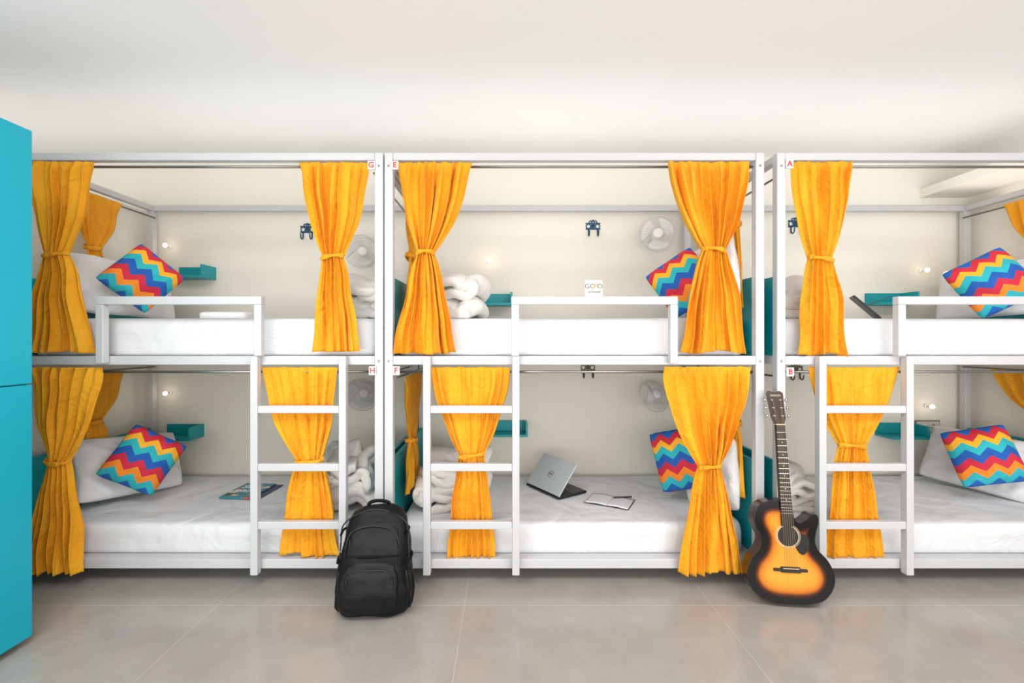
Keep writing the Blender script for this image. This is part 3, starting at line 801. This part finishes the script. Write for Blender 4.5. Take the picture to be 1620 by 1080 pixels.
rs=MB(); rs.ring((0,FY-.001,.315),.050,.0022,n=48); rs.ring((0,FY-.001,.315),.057,.0012,n=48); rs.obj('rosette',M['cream'],g,world=False)
pg=MB(); N=30; pts=[]
for k in range(N):
    a=2*math.pi*k/N; pts.append((.062+.034*math.cos(a)*(1+.25*math.sin(a)),.280+.050*math.sin(a)))
for y in (FY-.0016,FY-.0004):
    for x,z in pts: pg.v.append(Vector((x,y,z)))
for k in range(N):
    l=(k+1)%N; pg.f.append([k,l,N+l,N+k])
pg.f.append(list(range(N))); pg.f.append(list(range(N,2*N))[::-1])
pg.obj('pickguard',M['rim'],g,world=False)
MB().box(-.078,.078,FY-.008,FY,.152,.166).box(-.045,.045,FY-.010,FY,.147,.174).obj('bridge',M['ebony'],g,world=False,bevel=.003)
MB().box(-.036,.036,FY-.0125,FY-.008,.166,.169).obj('saddle',M['cream'],g,world=False)
def taper(m,x0,x1,ya,yb,z0,z1,w0,w1):
    b=len(m.v)
    for z,w in ((z0,w0),(z1,w1)):
        for x,y in ((-w/2,ya),(w/2,ya),(w/2,yb),(-w/2,yb)): m.v.append(Vector((x,y,z)))
    for q in ((0,3,2,1),(4,5,6,7),(0,1,5,4),(1,2,6,5),(2,3,7,6),(3,0,4,7)): m.f.append([b+i for i in q])
fb=MB(); taper(fb,0,0,FY-.009,FY-.001,.362,.850,.057,.043); fbo=fb.obj('fingerboard',M['ebony'],g,world=False,bevel=.001)
nk=MB(); taper(nk,0,0,FY,FY+.022,.46,.855,.054,.041); nk.obj('neck',M['maho'],g,world=False,bevel=.008)
hl=MB(); hl.box(-.025,.025,FY,TH/2-.01,.44,.485); hl.obj('neck_heel',M['maho'],g,world=False,bevel=.006)
for i in range(1,20):
    z=.850-.64*(1-2**(-i/12)); 
    w=.043+(.057-.043)*(.85-z)/(.488)
    if z>.365: MB().box(-w/2,w/2,FY-.0105,FY-.009,z-.0008,z+.0008).obj('fret',M['chrome'],fbo,world=False)
for i in (3,5,7,9,12,15):
    z=.850-.64*(1-(2**(-i/12)+2**(-(i-1)/12))/2); MB().lathe([(.003,FY-.0096),(.003,FY-.009)],10,'y',(0,0,z)).obj('fret_marker',M['cream'],fbo,world=False)
MB().box(-.0215,.0215,FY-.012,FY-.001,.850,.855).obj('nut',M['cream'],g,world=False)
hc=[(-.022,.852),(.022,.852),(.033,.885),(.036,.95),(.040,1.01),(.026,1.022),(0,1.014),(-.026,1.022),(-.040,1.01),(-.036,.95),(-.033,.885)]
hd=MB(); nh=len(hc)
for dy in (0,.014):
    for x,z in hc: hd.v.append(Vector((x,FY-.001+dy+(z-.852)*.2,z)))
for k in range(nh):
    l=(k+1)%nh; hd.f.append([k,l,nh+l,nh+k])
hd.f.append(list(range(nh))); hd.f.append(list(range(nh,2*nh))[::-1])
ho=hd.obj('headstock',M['maho'],g,world=False)
text('headstock_lettering','GIVSON',.014,M['cream'],g,(0,FY-.001+(.998-.852)*.2-.001,.998),(math.pi/2,0,0))
for sg in (-1,1):
    for z in (.895,.935,.975):
        yy=FY-.001+(z-.852)*.2
        t=MB(); t.lathe([(.0035,-.012),(.0035,.0)],10,'y',(sg*.02,yy,z)); t.lathe([(.006,-.002),(.006,.0)],12,'y',(sg*.02,yy,z))
        t.tube([(sg*.034,yy+.008,z),(sg*.048,yy+.008,z)],.002,8)
        t.tube([(sg*.046,yy+.008,z),(sg*.05,yy+.008,z),(sg*.058,yy+.008,z)],[.003,.0075,.006],10)
        t.obj('tuning_peg',M['chrome'],g,world=False,smooth=True)
for i in range(6):
    x0=-.027+i*.0108; x1=-.0175+i*.007; sg=-1 if i<3 else 1; z=(.895,.935,.975)[i if i<3 else 5-i]
    yy=FY-.001+(z-.852)*.2-.006
    MB().tube([(x0,FY-.0135,.168),(x1,FY-.0135,.853),(sg*.02,yy,z)],.0007,5).obj('string',M['string'],g,world=False)
pose(g,(1.382,-.178,ZF+.008),-6,-8,-.2)

# ------------------------------------------------------------ lights
def area(name,loc,rot,sx,sy,en,col):
    l=bpy.data.lights.new(name,'AREA'); l.shape='RECTANGLE'; l.size=sx; l.size_y=sy; l.energy=en; l.color=col
    o=bpy.data.objects.new(name,l); o.location=loc; o.rotation_euler=rot; C.objects.link(o)
area('overhead_fill_light',(-1.1,-1.7,2.57),(0,0,0),1.6,.8,34,(1,.995,.985))  # pair of unseen overhead lamps, added to light the room
area('overhead_fill_light',(1.9,-1.7,2.57),(0,0,0),1.6,.8,34,(1,.995,.985))
area('front_fill_light',(.5,-4.1,1.15),(math.radians(90),0,0),8,2.0,105,(.985,.995,1))  # added fill from behind the camera; the front wall has no opening
area('ceiling_fill_uplight',(.5,-2.9,.75),(math.radians(130),0,0),8.5,.5,66,(.98,.99,1))  # added uplight behind the camera, brightens the ceiling
area('rear_ceiling_fill_light',(.9,.42,2.225),(math.radians(180),0,0),10.4,.75,14,(1,.985,.95))  # added upward fill hidden above the bunks, lifts the dim ceiling band
w=bpy.data.worlds.new('world'); bpy.context.scene.world=w; w.use_nodes=True
w.node_tree.nodes['Background'].inputs[0].default_value=(.9,.95,1,1); w.node_tree.nodes['Background'].inputs[1].default_value=.5

# ------------------------------------------------------------ camera
cam=bpy.data.cameras.new('camera'); co=bpy.data.objects.new('camera',cam); C.objects.link(co)
cam.sensor_width=36; cam.lens=16; cam.shift_x=10/1620; cam.shift_y=-5/1620
co.location=(0,-CD,CZ); co.rotation_euler=(math.pi/2,0,0)
bpy.context.scene.camera=co
bpy.context.scene.view_settings.view_transform='Standard'
